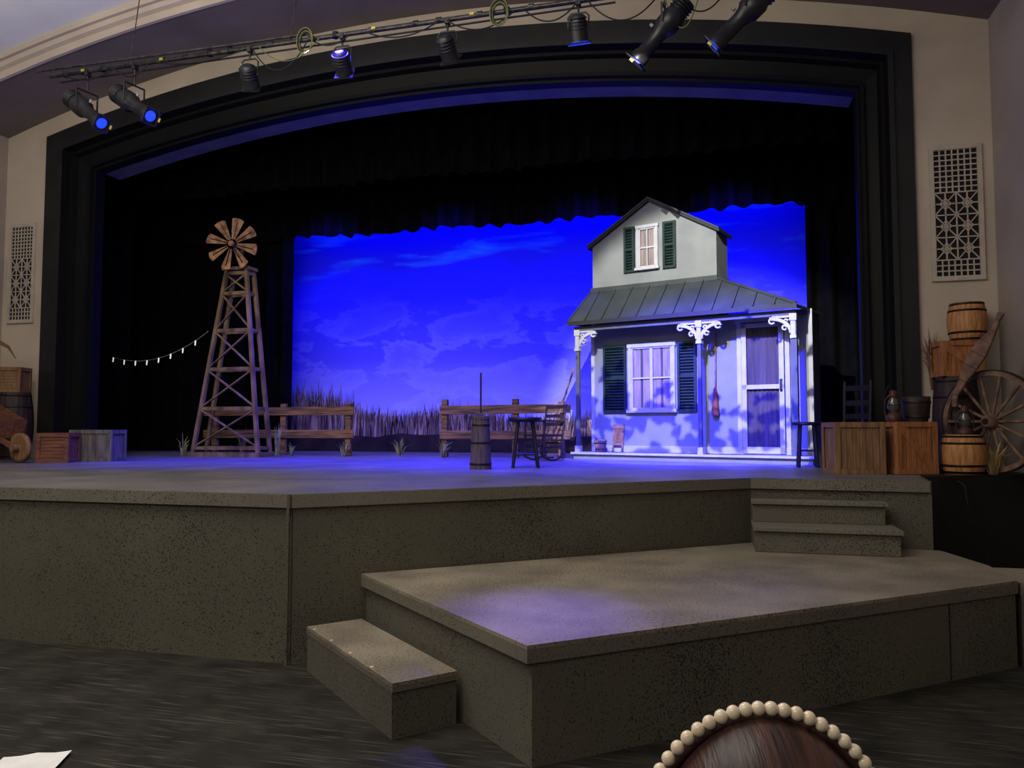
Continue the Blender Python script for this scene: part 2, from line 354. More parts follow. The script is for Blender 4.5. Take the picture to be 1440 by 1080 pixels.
b.bb(.29,1.40,7.40,7.54,.82,.98,'facade2'); b.bb(.28,1.42,7.37,7.54,.98,1.02,'lip')
b.build('stage_stairs',bevel=.006)

# ------------------------------------------------------------------ drapes
def drape(name,x0,x1,y,z0,z1,k='drape',amp=.07,wl=.32,scal=0,seed=0):
    rnd=random.Random(seed); n=int((x1-x0)/.04); b=B(); vs=[]
    ph=rnd.random()*6
    for j,zf in enumerate([0,.33,.66,1]):
        for i in range(n+1):
            x=x0+(x1-x0)*i/n
            yy=y+amp*math.sin(x/wl*2*math.pi+ph+.6*math.sin(x*1.7))
            z=z0+(z1-z0)*zf
            if j==0 and scal: z+=scal*(abs(math.sin(x/ .42*math.pi+ph))+.4*math.sin(x*2.3))
            vs.append((x,yy,z))
    fs=[(j*(n+1)+i,j*(n+1)+i+1,(j+1)*(n+1)+i+1,(j+1)*(n+1)+i) for j in range(3) for i in range(n)]
    b.add(vs,fs,k,True); return b.build(name,recalc=False)
drape('valance_curtain',-12,4,13,5.24,8.5,scal=.06,seed=2)
drape('valance_curtain.001',-12,4,11.6,5.75,8.5,scal=.04,seed=5)
drape('leg_curtain',-12.5,-7.95,13.15,S+.01,8.5,seed=1,amp=.09)
drape('leg_curtain.001',1.40,5,13.15,S+.01,8.5,seed=3,amp=.09)
drape('leg_curtain.002',-13,-10.6,11.9,S+.01,8.5,seed=4,amp=.09)
drape('leg_curtain.003',2.0,5,11.9,S+.01,8.5,seed=6,amp=.09)

# ------------------------------------------------------------------ painted backdrop
YD=14.0
bd=empty('painted_backdrop')
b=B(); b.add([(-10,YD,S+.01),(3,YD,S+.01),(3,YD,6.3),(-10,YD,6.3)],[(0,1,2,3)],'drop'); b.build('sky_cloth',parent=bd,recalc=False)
b=B(); rnd=random.Random(11)
def gh(x):
    if x<-6.9: return max(.86,1.48-.62*(x+8.7)/1.8)
    return max(.55,.84-.05*(x+6.9))
gp=[(-10,YD-.012,S+.01)]
x=-10
while x<3: gp.append((x,YD-.012,S+.32+.03*math.sin(x*3)+.02*math.sin(x*7))); x+=.25
gp.append((3,YD-.012,S+.01))
b.add(gp,[tuple(range(len(gp)))],'pgrassd')
for i in range(7000):
    x=rnd.uniform(-9.6,2.5); h=gh(x)*(rnd.uniform(.4,.92) if rnd.random()<.92 else rnd.uniform(.9,1.14))*(.9+.12*math.sin(x*2.3)); w=rnd.uniform(.008,.026); lean=rnd.gauss(0,.10)*h
    rr=rnd.random(); k='pgrass' if rr<.26 else ('pgrassb' if rr<.8 else 'pgrassd')
    yy=YD-.004-.007*rnd.random(); z0=S+.2
    pts=[(x-w,yy,z0),(x+w,yy,z0),(x+w*.7+lean*.35,yy,z0+h*.5),(x+lean,yy,z0+h),(x-w*.7+lean*.35,yy,z0+h*.5)]
    b.add(pts,[(0,1,2,3,4)],k)
b.build('painted_prairie_grass',parent=bd,recalc=False)

# ------------------------------------------------------------------ farmhouse
HP=empty('farmhouse_facade',(-2.10,11.50,S),R(-18))
def ribbon(b,path,w,y0,y1,k):
    n=len(path);Lp=[];Rp=[]
    for i,(x,z) in enumerate(path):
        x0,z0=path[max(i-1,0)];x1,z1=path[min(i+1,n-1)];dx,dz=x1-x0,z1-z0;l=math.hypot(dx,dz) or 1
        ww=w[i] if isinstance(w,list) else w
        Lp.append((x-dz/l*ww/2,z+dx/l*ww/2));Rp.append((x+dz/l*ww/2,z-dx/l*ww/2))
    for i in range(n-1):
        q=[Lp[i],Lp[i+1],Rp[i+1],Rp[i]]
        b.prism([(x,y0,z) for x,z in q],(0,y1-y0,0),k)
b=B(); b.bb(-.02,3.42,0,.5,.0,.075,'housewall'); b.bb(-.05,3.45,-.04,.5,.075,.105,'white')
for i in range(5): b.bb(-.04,3.44,.02+.09*i,.025+.09*i,.1055,.107,'postgrey')
b.build('porch_deck',parent=HP)
b=B(); b.bb(.08,3.34,.45,.95,0,2.06,'housewall')
b.bb(3.30,3.355,.43,.5,.1,2.06,'white'); b.bb(.065,.12,.43,.5,.1,2.1,'white')
b.bb(.12,3.3,.435,.45,.105,.20,'white')
b.bb(.12,3.3,.43,.45,1.98,2.06,'postgrey')
b.build('lower_wall',parent=HP)
b=B(); b.prism([(.09,.45,2.05),(2.07,.45,2.05),(2.07,.45,3.32),(1.05,.45,3.90),(.09,.45,3.32)],(0,.5,0),'housewall')
b.build('upper_wall',parent=HP)
b=B()
for (xa,za,xb,zb) in [(1.05,3.93,.03,3.315),(1.05,3.93,2.13,3.315)]:
    b.prism([(xa,.39,za),(xb,.39,zb),(xb,.39,zb-.05),(xa,.39,za-.05)],(0,.62,0),'roofdark')
    b.prism([(xa,.375,za+.012),(xb,.375,zb+.012),(xb,.375,zb-.012),(xa,.375,za-.012)],(0,.65,0),'roof')
b.build('gable_roof',parent=HP)
E=(-.06,3.27); RT=(.09,2.07); zE,zR=2.06,2.60
b=B()
fv=[(E[0],-.08,zE),(E[1],-.08,zE),(RT[1],.45,zR),(RT[0]-.02,.45,zR)]
b.prism(fv,(0,0,-.04),'roof')
b.prism([(E[1],-.08,zE),(3.40,.95,zE),(RT[1],.95,zR),(RT[1],.45,zR)],(0,0,-.04),'roof')
b.prism([(E[0],-.08,zE),(RT[0]-.02,.45,zR),(.08,.46,zE)],(0,0,-.03),'roofdark')
seams=12
for i in range(seams+1):
    xe=E[0]+(E[1]-E[0])*i/seams
    if xe<=RT[1]: tx=max(xe,RT[0]-.02); p1=(tx,.45,zR+.012)
    else:
        tt=(E[1]-xe)/(E[1]-RT[1]); p1=(xe,-.08+.53*tt,zE+(zR-zE)*tt+.012)
    if i<seams: b.beam((xe,-.09,zE+.012),p1,.016,.03,'roof')
b.beam((E[1],-.08,zE+.015),(RT[1],.45,zR+.015),.04,.03,'roof')
b.beam((E[0]-.01,-.09,zE-.02),(E[1]+.01,-.09,zE-.02),.02,.06,'roofdark')
b.bb(RT[0]-.02,RT[1]+.01,.425,.45,zR-.02,zR+.05,'roof')
b.build('porch_roof',parent=HP)
b=B()
b.bb(0,3.24,0,.05,1.93,2.0,'postgrey')
for x,w,k in[(.05,.055,'postgrey'),(1.95,.05,'postgrey'),(3.21,.08,'postgrey')]:
    b.bb(x-w/2,x+w/2,0,w,.105,1.93,k); b.bb(x-w/2-.012,x+w/2+.012,-.012,w+.012,.105,.2,'white' if w<.07 else k)
    b.bb(x-.045,x+.045,-.02,.07,1.86,1.95,'white'); b.bb(x-.03,x+.03,-.01,.06,1.66,1.86,'white')
    b.bb(x-.04,x+.04,-.02,.07,1.63,1.67,'white')
    for sgn in(-1,1):
        if x<.5 and sgn<0: continue
        if x>3 and sgn>0: continue
        L=.27
        path=[(x+sgn*(.03+L*(1-math.cos(a))),1.70+.20*math.sin(a)) for a in [math.pi/2*i/8 for i in range(9)]]
        ribbon(b,path,.042,0,.04,'white')
        b.bb(min(x+sgn*.03,x+sgn*L),max(x+sgn*.03,x+sgn*L),0,.04,1.905,1.94,'white')
        for (cx,cz,r) in[(x+sgn*(L+.0),1.87,.036),(x+sgn*.11,1.775,.028),(x+sgn*.09,1.86,.022)]:
            ribbon(b,[(cx+r*math.cos(a),cz+r*math.sin(a)) for a in [2*math.pi*i/12*0.9 for i in range(13)]],.02,-.003,.043,'white')
b.build('porch_posts',parent=HP)
def pleat(b,x0,x1,y,z0,z1,k,wl=.05,amp=.008):
    n=max(8,int((x1-x0)/.008));vs=[]
    for z in(z0,z1):
        for i in range(n+1):
            xx=x0+(x1-x0)*i/n; vs.append((xx,y+amp*math.sin(xx/wl*2*math.pi),z))
    b.add(vs,[(i,i+1,n+2+i,n+1+i) for i in range(n)],k,True)
def window(b,x0,x1,z0,z1,sashes,rows,c=.05):
    yo=.45
    b.bb(x0-c,x0,yo-.05,yo,z0-c,z1+c,'white');b.bb(x1,x1+c,yo-.05,yo,z0-c,z1+c,'white')
    b.bb(x0-c*1.3,x1+c*1.3,yo-.06,yo,z1,z1+c*1.1,'white');b.bb(x0-c*1.5,x1+c*1.5,yo-.075,yo,z0-c,z0,'white')
    b.bb(x0,x1,yo-.008,yo-.004,z0,z1,'screen')
    w=(x1-x0)/sashes
    for i in range(sashes):
        a=x0+w*i;e=a+w;t=.022
        b.bb(a,a+t,yo-.04,yo-.02,z0,z1,'white');b.bb(e-t,e,yo-.04,yo-.02,z0,z1,'white')
        b.bb(a,e,yo-.04,yo-.02,z0,z0+t,'white');b.bb(a,e,yo-.04,yo-.02,z1-t,z1,'white')
        for r in range(1,rows): 
            zz=z0+(z1-z0)*r/rows; b.bb(a,e,yo-.038,yo-.022,zz-.012,zz+.012,'white')
        pleat(b,a+t,a+w*.46,yo-.014,z0+.01,z1-.01,'curtain',.035,.004)
        pleat(b,e-w*.44,e-t,yo-.014,z0+.01,z1-.01,'curtain',.035,.004)
b=B(); window(b,.75,1.39,.745,1.675,2,2); b.build('window_1',parent=HP)
b=B(); window(b,.89,1.155,2.88,3.48,1,2,.04); b.bb(1.015,1.03,.41,.43,2.88,3.48,'white'); b.build('window_2',parent=HP)
def shutter(b,x0,x1,z0,z1):
    y0,y1=.405,.445;t=.035
    b.bb(x0,x0+t,y0,y1,z0,z1,'green');b.bb(x1-t,x1,y0,y1,z0,z1,'green')
    zm=(z0+z1)/2
    for za in(z0,zm-t/2,z1-t): b.bb(x0+t,x1-t,y0+.002,y1,za,za+t,'green')
    b.bb(x0+t,x1-t,y1-.006,y1,z0,z1,'green')
    n=int((z1-z0)/.045)
    rot=Matrix.Rotation(R(-35),3,'X')
    for i in range(n):
        zz=z0+t+(z1-z0-2*t)*(i+.5)/n
        if abs(zz-zm)<t*.8: continue
        b.box(((x0+x1)/2,y0+.02,zz),(x1-x0-2*t,.034,.007),'green',rot)
b=B()
shutter(b,.28,.66,.70,1.73);shutter(b,1.475,1.76,.70,1.73);shutter(b,.64,.815,2.83,3.53);shutter(b,1.27,1.47,2.83,3.53)
b.build('shutters',parent=HP)
b=B(); yo=.45
x0,x1,z0,z1=2.35,3.06,.107,1.99
b.bb(x0,x0+.06,yo-.04,yo,z0,z1,'white');b.bb(x1-.06,x1,yo-.04,yo,z0,z1,'white');b.bb(x0-.02,x1+.02,yo-.05,yo,z1-.06,z1+.02,'white')
a,e=x0+.07,x1-.07
b.bb(a,a+.065,yo-.065,yo-.03,z0+.01,z1-.08,'white');b.bb(e-.065,e,yo-.065,yo-.03,z0+.01,z1-.08,'white')
b.bb(a,e,yo-.065,yo-.03,z1-.14,z1-.08,'white');b.bb(a,e,yo-.065,yo-.03,z0+.01,z0+.10,'white');b.bb(a,e,yo-.065,yo-.03,1.0,1.06,'white')
pleat(b,a+.06,e-.06,yo-.02,z0+.08,z1-.1,'screen',.06,.008)
b.bb(e-.05,e-.025,yo-.10,yo-.065,.98,1.12,'black');b.bb(e-.055,e-.02,yo-.075,yo-.06,.96,.99,'black');b.bb(e-.055,e-.02,yo-.075,yo-.06,1.1,1.13,'black')
b.build('door_1',parent=HP)

b=B(); bx=2.04
b.cyl((bx,.405,.98),(bx+.005,.43,1.82),.011,'wheelwood')
b.lathe([(.014,0),(.022,-.04),(.034,-.10),(.03,-.13),(.045,-.25),(.055,-.36),(.05,-.40)],'broom',c=(bx,.395,1.04),n=16)
for z in(.94,.91,.88): b.lathe([(.034,-.006),(.038,0),(.034,.006)],'broom',c=(bx,.395,z),n=16)
br=b.build('broom'); br.parent=HP
b=B()
b.T=Matrix.Translation((.53,.36,.108))@Matrix.Rotation(R(-10),4,'X')
b.bb(-.09,-.065,0,.02,0,.42,'fence');b.bb(.065,.09,0,.02,0,.42,'fence');b.bb(-.065,.065,0,.02,.36,.40,'fence');b.bb(-.065,.065,0,.02,.1,.13,'fence')
b.bb(-.065,.065,.008,.012,.12,.37,'crate2')
for i in range(11): b.cyl((-.065,.006,.145+i*.02),(.065,.006,.145+i*.02),.005,'crate2',n=6)
w=b.build('washboard'); w.parent=HP
b=B(); b.lathe([(.075,0),(.10,.17),(.094,.17),(.072,.02)],'crate2',n=22)
for z,r in((.04,.081),(.13,.097)): b.lathe([(r,-.008),(r+.003,0),(r,.008)],'iron',c=(0,0,z))
b.tube([(.098*math.cos(a),0,.165+.03*math.sin(a)) for a in [math.pi*i/10 for i in range(11)]],.004,'iron',6)
w=b.build('bucket'); w.parent=HP; w.location=(.32,.22,.108)

# ------------------------------------------------------------------ windmill
WM=empty('windmill',(-7.66,10.95,S))
b=B(); hb,ht=.60,.18; HT=3.04; db,dt=.17,.10
b.bb(-hb-.06,hb+.06,-db-.05,db+.05,0,.07,'wmwood')
def leg(sx,sy,z): t=(z-.07)/(HT-.07); return (sx*(hb+(ht-hb)*t)+.10*t,sy*(db+(dt-db)*t),z)
for sx in(-1,1):
    for sy in(-1,1): b.beam(leg(sx,sy,.06),leg(sx,sy,HT),.055,.06,'wmwood',(0,1,0))
lv=[.14,.78,1.42,2.05,2.66,2.99]
for i,z in enumerate(lv):
    for sy in(-1,1): b.beam(leg(-1,sy,z),leg(1,sy,z),.03,.055,'wmwood')
    for sx in(-1,1): b.beam(leg(sx,-1,z),leg(sx,1,z),.03,.05,'wmwood')
    if i<len(lv)-1:
        z2=lv[i+1]
        b.beam(leg(-1,-1,z+.02),leg(1,-1,z2-.02),.02,.042,'wmwood',(0,1,0)); b.beam(leg(1,-1,z+.02),leg(-1,-1,z2-.02),.02,.042,'wmwood',(0,1,0))
b.bb(-ht+.03,ht+.16,-.14,.14,HT,HT+.05,'wmwood')
b.build('tower',parent=WM)
b=B(); hz=3.43;hx=.12
b.cyl((hx,0,HT+.04),(hx,0,hz),.035,'wmwood');b.cyl((hx,.12,hz),(hx,-.26,hz),.04,'iron')
rotF=Matrix.Translation((hx,-.27,hz))@Matrix.Rotation(R(12),4,'Z')
b.T=rotF
b.cyl((0,.03,0),(0,-.05,0),.045,'rust')
for i in range(8):
    b.T=rotF@Matrix.Rotation(R(45*i+14),4,'Y')@Matrix.Rotation(R(18),4,'Z')
    b.prism([(-.026,0,.08),(.026,0,.08),(.092,0,.40),(.05,0,.42),(0,0,.425),(-.05,0,.42),(-.092,0,.40)],(0,.008,0),'rust')
    b.beam((0,-.008,.03),(0,-.008,.36),.010,.014,'iron',(0,1,0))
b.T=rotF
b.build('fan',parent=WM)

b=B(); pts=[]
A_=Vector((-10.25,11.2,2.90));C_=Vector((-8.02,10.78,3.24))
for i in range(25):
    t=i/24;p=A_.lerp(C_,t);p.z-=.30*4*t*(1-t)*.75;pts.append(p)
b.tube(pts,.006,'cableg',5)
for i in range(0,24,3): b.cyl(pts[i],pts[i]+Vector((.01,-.02,-.08)),.012,'bulb',r1=.009,n=8)
b.build('string_lights')

# ------------------------------------------------------------------ fences
def fence(name,x0,x1,y,posts,z1,z2,hp,seed):
    b=B();rnd=random.Random(seed)
    for px in posts:
        b.bb(px-.05,px+.05,y-.04,y+.04,S,S+hp*rnd.uniform(.97,1.03),'fence')
    for z in(z1,z2):
        b.beam((x0,y-.055,S+z+rnd.uniform(-.01,.01)),(x1,y-.055,S+z+rnd.uniform(-.01,.01)),.03,.14,'fence')
    return b.build(name,bevel=.008)
fence('rail_fence',-8.75,-5.86,11.75,[-8.55,-7.2,-5.98],.75,.36,.86,1)
fence('rail_fence.001',-4.34,-2.2,11.75,[-4.27,-3.09,-2.35],.76,.35,.90,2)

def tuft(name,x,y,z,n,h,spread,k,seed,r=.03):
    b=B();rnd=random.Random(seed)
    for i in range(n):
        a=rnd.uniform(0,6.28);rr=rnd.uniform(0,r);l=h*rnd.uniform(.55,1.1);s_=spread*rnd.uniform(.2,1)
        p=Vector((rr*math.cos(a),rr*math.sin(a),0)); d=Vector((math.cos(a)*s_,math.sin(a)*s_,0))
        w=Vector((-math.sin(a+1),math.cos(a+1),0))*.007
        m_=p+d*.35+Vector((0,0,l*.6)); e_=p+d+Vector((0,0,l*(1-.25*s_/max(spread,.01))))
        b.add([p-w,p+w,m_+w,m_-w,e_],[(0,1,2,3),(3,2,4)],k)
    return b.build(name,loc=(x,y,z),recalc=False)
tuft('grass_tuft',-6.85,11.0,S,26,.55,.10,'grass',1)
tuft('grass_tuft.001',-6.85,11.45,S,22,.26,.16,'grass',2)
tuft('grass_tuft.002',-5.25,12.2,S,30,.34,.22,'grass',3)
tuft('grass_tuft.003',-4.2,11.45,S,26,.30,.2,'grass',4)
tuft('grass_tuft.004',-8.50,10.85,S,22,.40,.10,'grass',5)
tuft('grass_tuft.005',-5.9,11.45,S,22,.28,.16,'grass',6)
tuft('grass_tuft.006',1.22,10.15,S,18,.35,.12,'grass',7)
tuft('grass_tuft.007',-8.25,12.1,S,26,.5,.18,'grass',8)

# ------------------------------------------------------------------ churn, stool, rocker
b=B(); b.lathe([(.125,0),(.118,.12),(.108,.35),(.10,.56),(.104,.57),(.104,.60),(.03,.605),(.03,.63),(.014,.635)],'churn',n=20,smooth=False)
for z,r in((.06,.124),(.30,.112),(.50,.104)): b.lathe([(r,-.012),(r+.004,0),(r,.012)],'iron',c=(0,0,z),n=20)
b.cyl((0,0,.6),(.0,0,1.10),.011,'darkwood')
b.build('butter_churn',loc=(-2.62,8.40,S))
b=B(); b.lathe([(.17,.54),(.195,.55),(.20,.57),(.195,.59),(.17,.597)],'blackwood',n=26)
for i in range(4):
    a=R(45+90*i+15); b.cyl((.12*math.cos(a),.12*math.sin(a),.55),(.21*math.cos(a),.21*math.sin(a),0),.022,'blackwood',r1=.019)
for z,q in((.16,.185),(.34,.152)):
    for i in range(4):
        a=R(45+90*i+15);c_=R(135+90*i+15); zz=z+.03*(i%2)
        b.cyl((q*math.cos(a),q*math.sin(a),zz),(q*math.cos(c_),q*math.sin(c_),zz),.012,'blackwood')
b.build('wooden_stool',loc=(-2.22,8.90,S))
b=B()
for sy in(-.2,.2):
    b.tube([(.36*math.sin(a),sy,.45*(1-math.cos(a))+.015) for a in [R(-42+84*i/14) for i in range(15)]],.014,'darkwood')
    b.cyl((.17,sy,.04),(.16,sy,.56),.016,'darkwood'); b.cyl((-.17,sy,.04),(-.19,sy,.36),.018,'darkwood'); b.cyl((-.19,sy,.36),(-.26,sy,.80),.015,'darkwood')
    b.beam((-.22,sy,.56),(.20,sy,.57),.045,.02,'darkwood'); b.cyl((-.17,sy,.2),(.17,sy,.2),.01,'darkwood')
b.box((0,0,.36),(.38,.42,.03),'darkwood')
for z in(.52,.64,.77):
    xx=-.19-.07*(z-.36)/.44; b.box((xx,0,z),(.018,.40,.05),'darkwood')
for x in(-.17,.17): b.cyl((x,-.2,.25),(x,.2,.25),.01,'darkwood')
b.build('rocking_chair',loc=(-2.42,10.75,S),rz=R(-125))
b=B(); b.cyl((0,0,.02),(.42,.16,1.36),.014,'wheelwood'); b.beam((-.14,.02,.03),(.14,-.02,.03),.025,.03,'wheelwood')
b.cyl((-.16,.05,.02),(.30,.2,1.0),.012,'wheelwood')
b.build('hay_rake',loc=(-2.50,11.2,S))

# ------------------------------------------------------------------ crates, barrels etc
def crate(name,x,y,z,w,d,h,rz,k,style='v'):
    b=B(); t=.02;e=.055
    b.bb(-w/2+t,w/2-t,-d/2+t,d/2-t,.01,h-.01,k)
    for sg in(-1,1):
        y_=sg*(d/2-t*.9)
        n=6
        for i in range(n):
            if style!='h':
                xa=-w/2+e+(w-2*e)*i/n; b.bb(xa+.004,xa+(w-2*e)/n-.004,y_-.004,y_+.004,e,h-e,k)
            else:
                za=e+(h-2*e)*i/n*1.0; b.bb(-w/2+e,w/2-e,y_-.004,y_+.004,za+.004,za+(h-2*e)/n-.004,k)
        yf=sg*(d/2-.006)
        b.bb(-w/2,-w/2+e,yf-.006,yf+.006,0,h,k);b.bb(w/2-e,w/2,yf-.006,yf+.006,0,h,k)
        b.bb(-w/2+e,w/2-e,yf-.006,yf+.006,0,e,k);b.bb(-w/2+e,w/2-e,yf-.006,yf+.006,h-e,h,k)
        if style=='x': b.prism([(-w/2+e,yf-.005,h-e-.06),(-w/2+e,yf-.005,h-e),(-w/2+e+.05,yf-.005,h-e),(w/2-e,yf-.005,e+.06),(w/2-e,yf-.005,e),(w/2-e-.05,yf-.005,e)],(0,.01,0),k)
        xf=sg*(w/2-.006)
        b.bb(xf-.006,xf+.006,-d/2+.012,-d/2+e,0,h,k);b.bb(xf-.006,xf+.006,d/2-e,d/2-.012,0,h,k)
        b.bb(xf-.006,xf+.006,-d/2+e,d/2-e,0,e,k);b.bb(xf-.006,xf+.006,-d/2+e,d/2-e,h-e,h,k)
    n=5
    for i in range(n): b.bb(-w/2,w/2,-d/2+d*i/n+.003,-d/2+d*(i+1)/n-.003,h-.012,h,k)
    return b.build(name,loc=(x,y,z),rz=rz,bevel=.003)
crate('wooden_crate',1.34,8.62,S,.50,.40,.53,R(12),'crate2','v')
crate('wooden_crate.001',1.875,8.76,S+.003,.45,.36,.53,R(22),'crate','x')
def barrel(name,x,y,z,r,h,k='barrel',hoop='iron'):
    b=B(); n=22
    def rr(t): return r*(.82+.18*math.sin(math.pi*t))
    b.lathe([(rr(i/12),h*i/12) for i in range(13)]+[(rr(1)-.015,h),(rr(1)-.018,h-.02),(.01,h-.02)],k,n=n,smooth=False)
    for t in(.05,.22,.78,.95):
        w=.022
        b.lathe([(rr(t-w/h*.5)+.001,h*t-w/2),(rr(t)+.004,h*t-w/2),(rr(t)+.004,h*t+w/2),(rr(t+w/h*.5)+.001,h*t+w/2)],hoop,n=n)
    return b.build(name,loc=(x,y,z))
barrel('oak_barrel',2.40,8.79,S+.003,.215,.40)
barrel('dark_barrel',2.54,9.48,S+.003,.24,1.03,'darkwood')
crate('wooden_crate.002',2.56,9.50,S+1.033,.44,.34,.39,R(8),'crate','x')
barrel('oak_barrel.001',2.68,9.50,S+1.423,.20,.43)
b=B(); rw=.52
for i in range(48):
    a0=2*math.pi*i/48;a1=2*math.pi*(i+1)/48
    q=[(rw*math.cos(a0),rw*math.sin(a0)),(rw*math.cos(a1),rw*math.sin(a1)),((rw-.05)*math.cos(a1),(rw-.05)*math.sin(a1)),((rw-.05)*math.cos(a0),(rw-.05)*math.sin(a0))]
    b.prism([(x,-.025,z) for x,z in q],(0,.05,0),'wheelwood')
    q=[((rw+.012)*math.cos(a0),(rw+.012)*math.sin(a0)),((rw+.012)*math.cos(a1),(rw+.012)*math.sin(a1)),(rw*math.cos(a1),rw*math.sin(a1)),(rw*math.cos(a0),rw*math.sin(a0))]
    b.prism([(x,-.028,z) for x,z in q],(0,.056,0),'iron')
for i in range(14):
    a=2*math.pi*i/14; c,s_=math.cos(a),math.sin(a)
    b.cyl((.06*c,0,.06*s_),((rw-.04)*c,0,(rw-.04)*s_),.015,'wheelwood',r1=.018,n=8)
b.lathe([(.045,-.10),(.06,-.09),(.075,-.03),(.085,0),(.075,.03),(.06,.09),(.045,.10)],'wheelwood',axis=(0,1,0),n=20)
b.lathe([(.03,-.012),(.03,.012)],'iron',axis=(0,1,0),c=(0,-.10,0),n=16)
w=b.build('wagon_wheel',loc=(2.70,8.88,S+.535)); w.rotation_euler=(0,0,R(-50))
b=B(); sc_=.73
pth=[(-.20,-.62),(-.19,-.45),(-.12,-.25),(-.05,-.05),(.02,.12),(.09,.28),(.16,.42),(.20,.56),(.23,.66)]
wd=[.05,.06,.09,.15,.17,.13,.06,.045,.07]
ribbon(b,[(x*1.15,z*sc_) for x,z in pth],wd,-.02,.02,'wheelwood')
w=b.build('carved_wooden_yoke',loc=(2.56,8.83,S+1.14),bevel=.012); w.rotation_euler=(0,0,R(-45))
def lantern(name,x,y,z,s=1):
    b=B()
    b.lathe([(.065*s,0),(.07*s,.02*s),(.07*s,.055*s),(.04*s,.075*s),(.035*s,.085*s)],'lred',n=20)
    b.lathe([(.03*s,.085*s),(.052*s,.12*s),(.055*s,.15*s),(.035*s,.20*s),(.03*s,.215*s)],'glass',n=20)
    b.lathe([(.034*s,.215*s),(.045*s,.225*s),(.03*s,.25*s),(.03*s,.275*s),(.012*s,.285*s)],'lred',n=20)
    for sg in(-1,1): b.tube([(sg*.062*s,0,.03*s),(sg*.075*s,0,.10*s),(sg*.07*s,0,.19*s),(sg*.03*s,0,.245*s)],.006*s,'lred',6)
    b.tube([(.068*s*math.cos(a),0,.2*s+.14*s*math.sin(a)) for a in [math.pi*i/12 for i in range(13)]],.003*s,'iron',5)
    for a in (R(45),R(135)): b.tube([(.058*s*math.cos(a+t),.058*s*math.sin(a+t),.15*s) for t in [2*math.pi*i/16 for i in range(16)]],.003*s,'iron',5,closed=True)
    return b.build(name,loc=(x,y,z))
lantern('oil_lantern',1.75,8.70,S+.535,1.15)
lantern('oil_lantern.001',2.42,8.76,S+.385,1.1)
b=B(); b.lathe([(.11,0),(.13,.08),(.14,.2),(.14,.26),(.128,.26),(.12,.05)],'darkwood',n=18)
for z,r in((.05,.128),(.2,.142)): b.lathe([(r,-.012),(r+.003,0),(r,.012)],'iron',c=(0,0,z))
b.build('wooden_pail',loc=(1.99,8.84,S+.535))
tuft('straw_bundle',2.68,8.80,S,50,.36,.2,'straw',9,.04)
tuft('wheat_sheaf',2.36,9.64,S+.9,80,.72,.15,'wheelwood',10,.03)
b=B(); b.lathe([(.17,.50),(.18,.51),(.18,.53),(.16,.54)],'blackwood',n=24)
for i in range(4):
    a=R(45+90*i); b.cyl((.11*math.cos(a),.11*math.sin(a),.50),(.15*math.cos(a),.15*math.sin(a),0),.016,'blackwood')
for i in range(4):
    a=R(45+90*i);c_=R(135+90*i); b.cyl((.135*math.cos(a),.135*math.sin(a),.2),(.135*math.cos(c_),.135*math.sin(c_),.2),.009,'blackwood')
b.build('side_table',loc=(1.02,9.80,S))
b=B()
for sx in(-.17,.17):
    b.cyl((sx,-.16,0),(sx,-.16,.45),.017,'blackwood'); b.cyl((sx,.16,0),(sx*1.05,.22,1.0),.017,'blackwood')
    b.cyl((sx,-.16,.2),(sx,.165,.2),.01,'blackwood')
b.box((0,0,.45),(.40,.38,.03),'blackwood')
for z in(.6,.75,.92): b.box((0,.16+.06*z,z),(.34,.015,.06),'blackwood')
for z in(.15,.3): b.cyl((-.17,-.16,z),(.17,-.16,z),.01,'blackwood')
b.build('ladderback_chair',loc=(1.36,9.25,S),rz=R(-50))

crate('wooden_crate.003',-8.50,9.05,S,.60,.42,.44,R(14),'crategrey','v')
crate('wooden_crate.004',-8.68,8.55,S,.42,.36,.40,R(20),'crater','h')
barrel('dark_barrel.001',-10.30,9.30,S,.27,1.0,'darkwood')
crate('wooden_crate.005',-10.36,9.3,S+1.0,.42,.34,.38,R(20),'crate2','h')
b=B(); b.cyl((0,0,0),(.10,0,1.62),.017,'wheelwood')
pp=[(.10,1.62),(.0,1.68),(-.18,1.70),(-.36,1.62),(-.50,1.45)]
ribbon(b,[(x*-1+.2,z) for x,z in pp],[.06,.07,.065,.045,.01],-.004,.004,'wheelwood')
b.cyl((.05,0,.8),(.05,-.12,.82),.012,'wheelwood')
b.build('scythe',loc=(-10.50,8.85,S+.02))
b=B()
for sy in(-.16,.16): b.beam((-.95,sy*1.3,.78),(.34,sy*.5,.19),.04,.06,'crater')
for i in range(5):
    xx=-.52+i*.14; zz=.60-(xx+.52)*.457
    b.beam((xx,-.19,zz),(xx,.19,zz),.11,.02,'crater')
for sy in(-.20,.20): b.prism([(-.60,sy-.01,.64),(.08,sy-.01,.33),(.14,sy-.01,.56),(-.62,sy-.01,.86)],(0,.02,0),'crater')
b.prism([(.08,-.19,.33),(.10,-.19,.33),(.16,-.19,.58),(.14,-.19,.58)],(0,.38,0),'crater')
b.T=Matrix.Translation((.32,0,.20))
b.lathe([(.15,-.025),(.195,-.025),(.195,.025),(.15,.025)],'crate2',axis=(0,1,0),n=28)
b.lathe([(.16,-.012),(.16,.012)],'crater',axis=(0,1,0),n=28)
b.lathe([(.05,-.11),(.05,.11)],'crate2',axis=(0,1,0),n=16)
b.T=Matrix.Identity(4)
for sy in(-.17,.17): b.beam((-.50,sy,.6),(-.46,sy,.0),.04,.05,'crater',(0,1,0))
b.build('wooden_wheelbarrow',loc=(-9.33,8.30,S+.005),rz=R(-8))

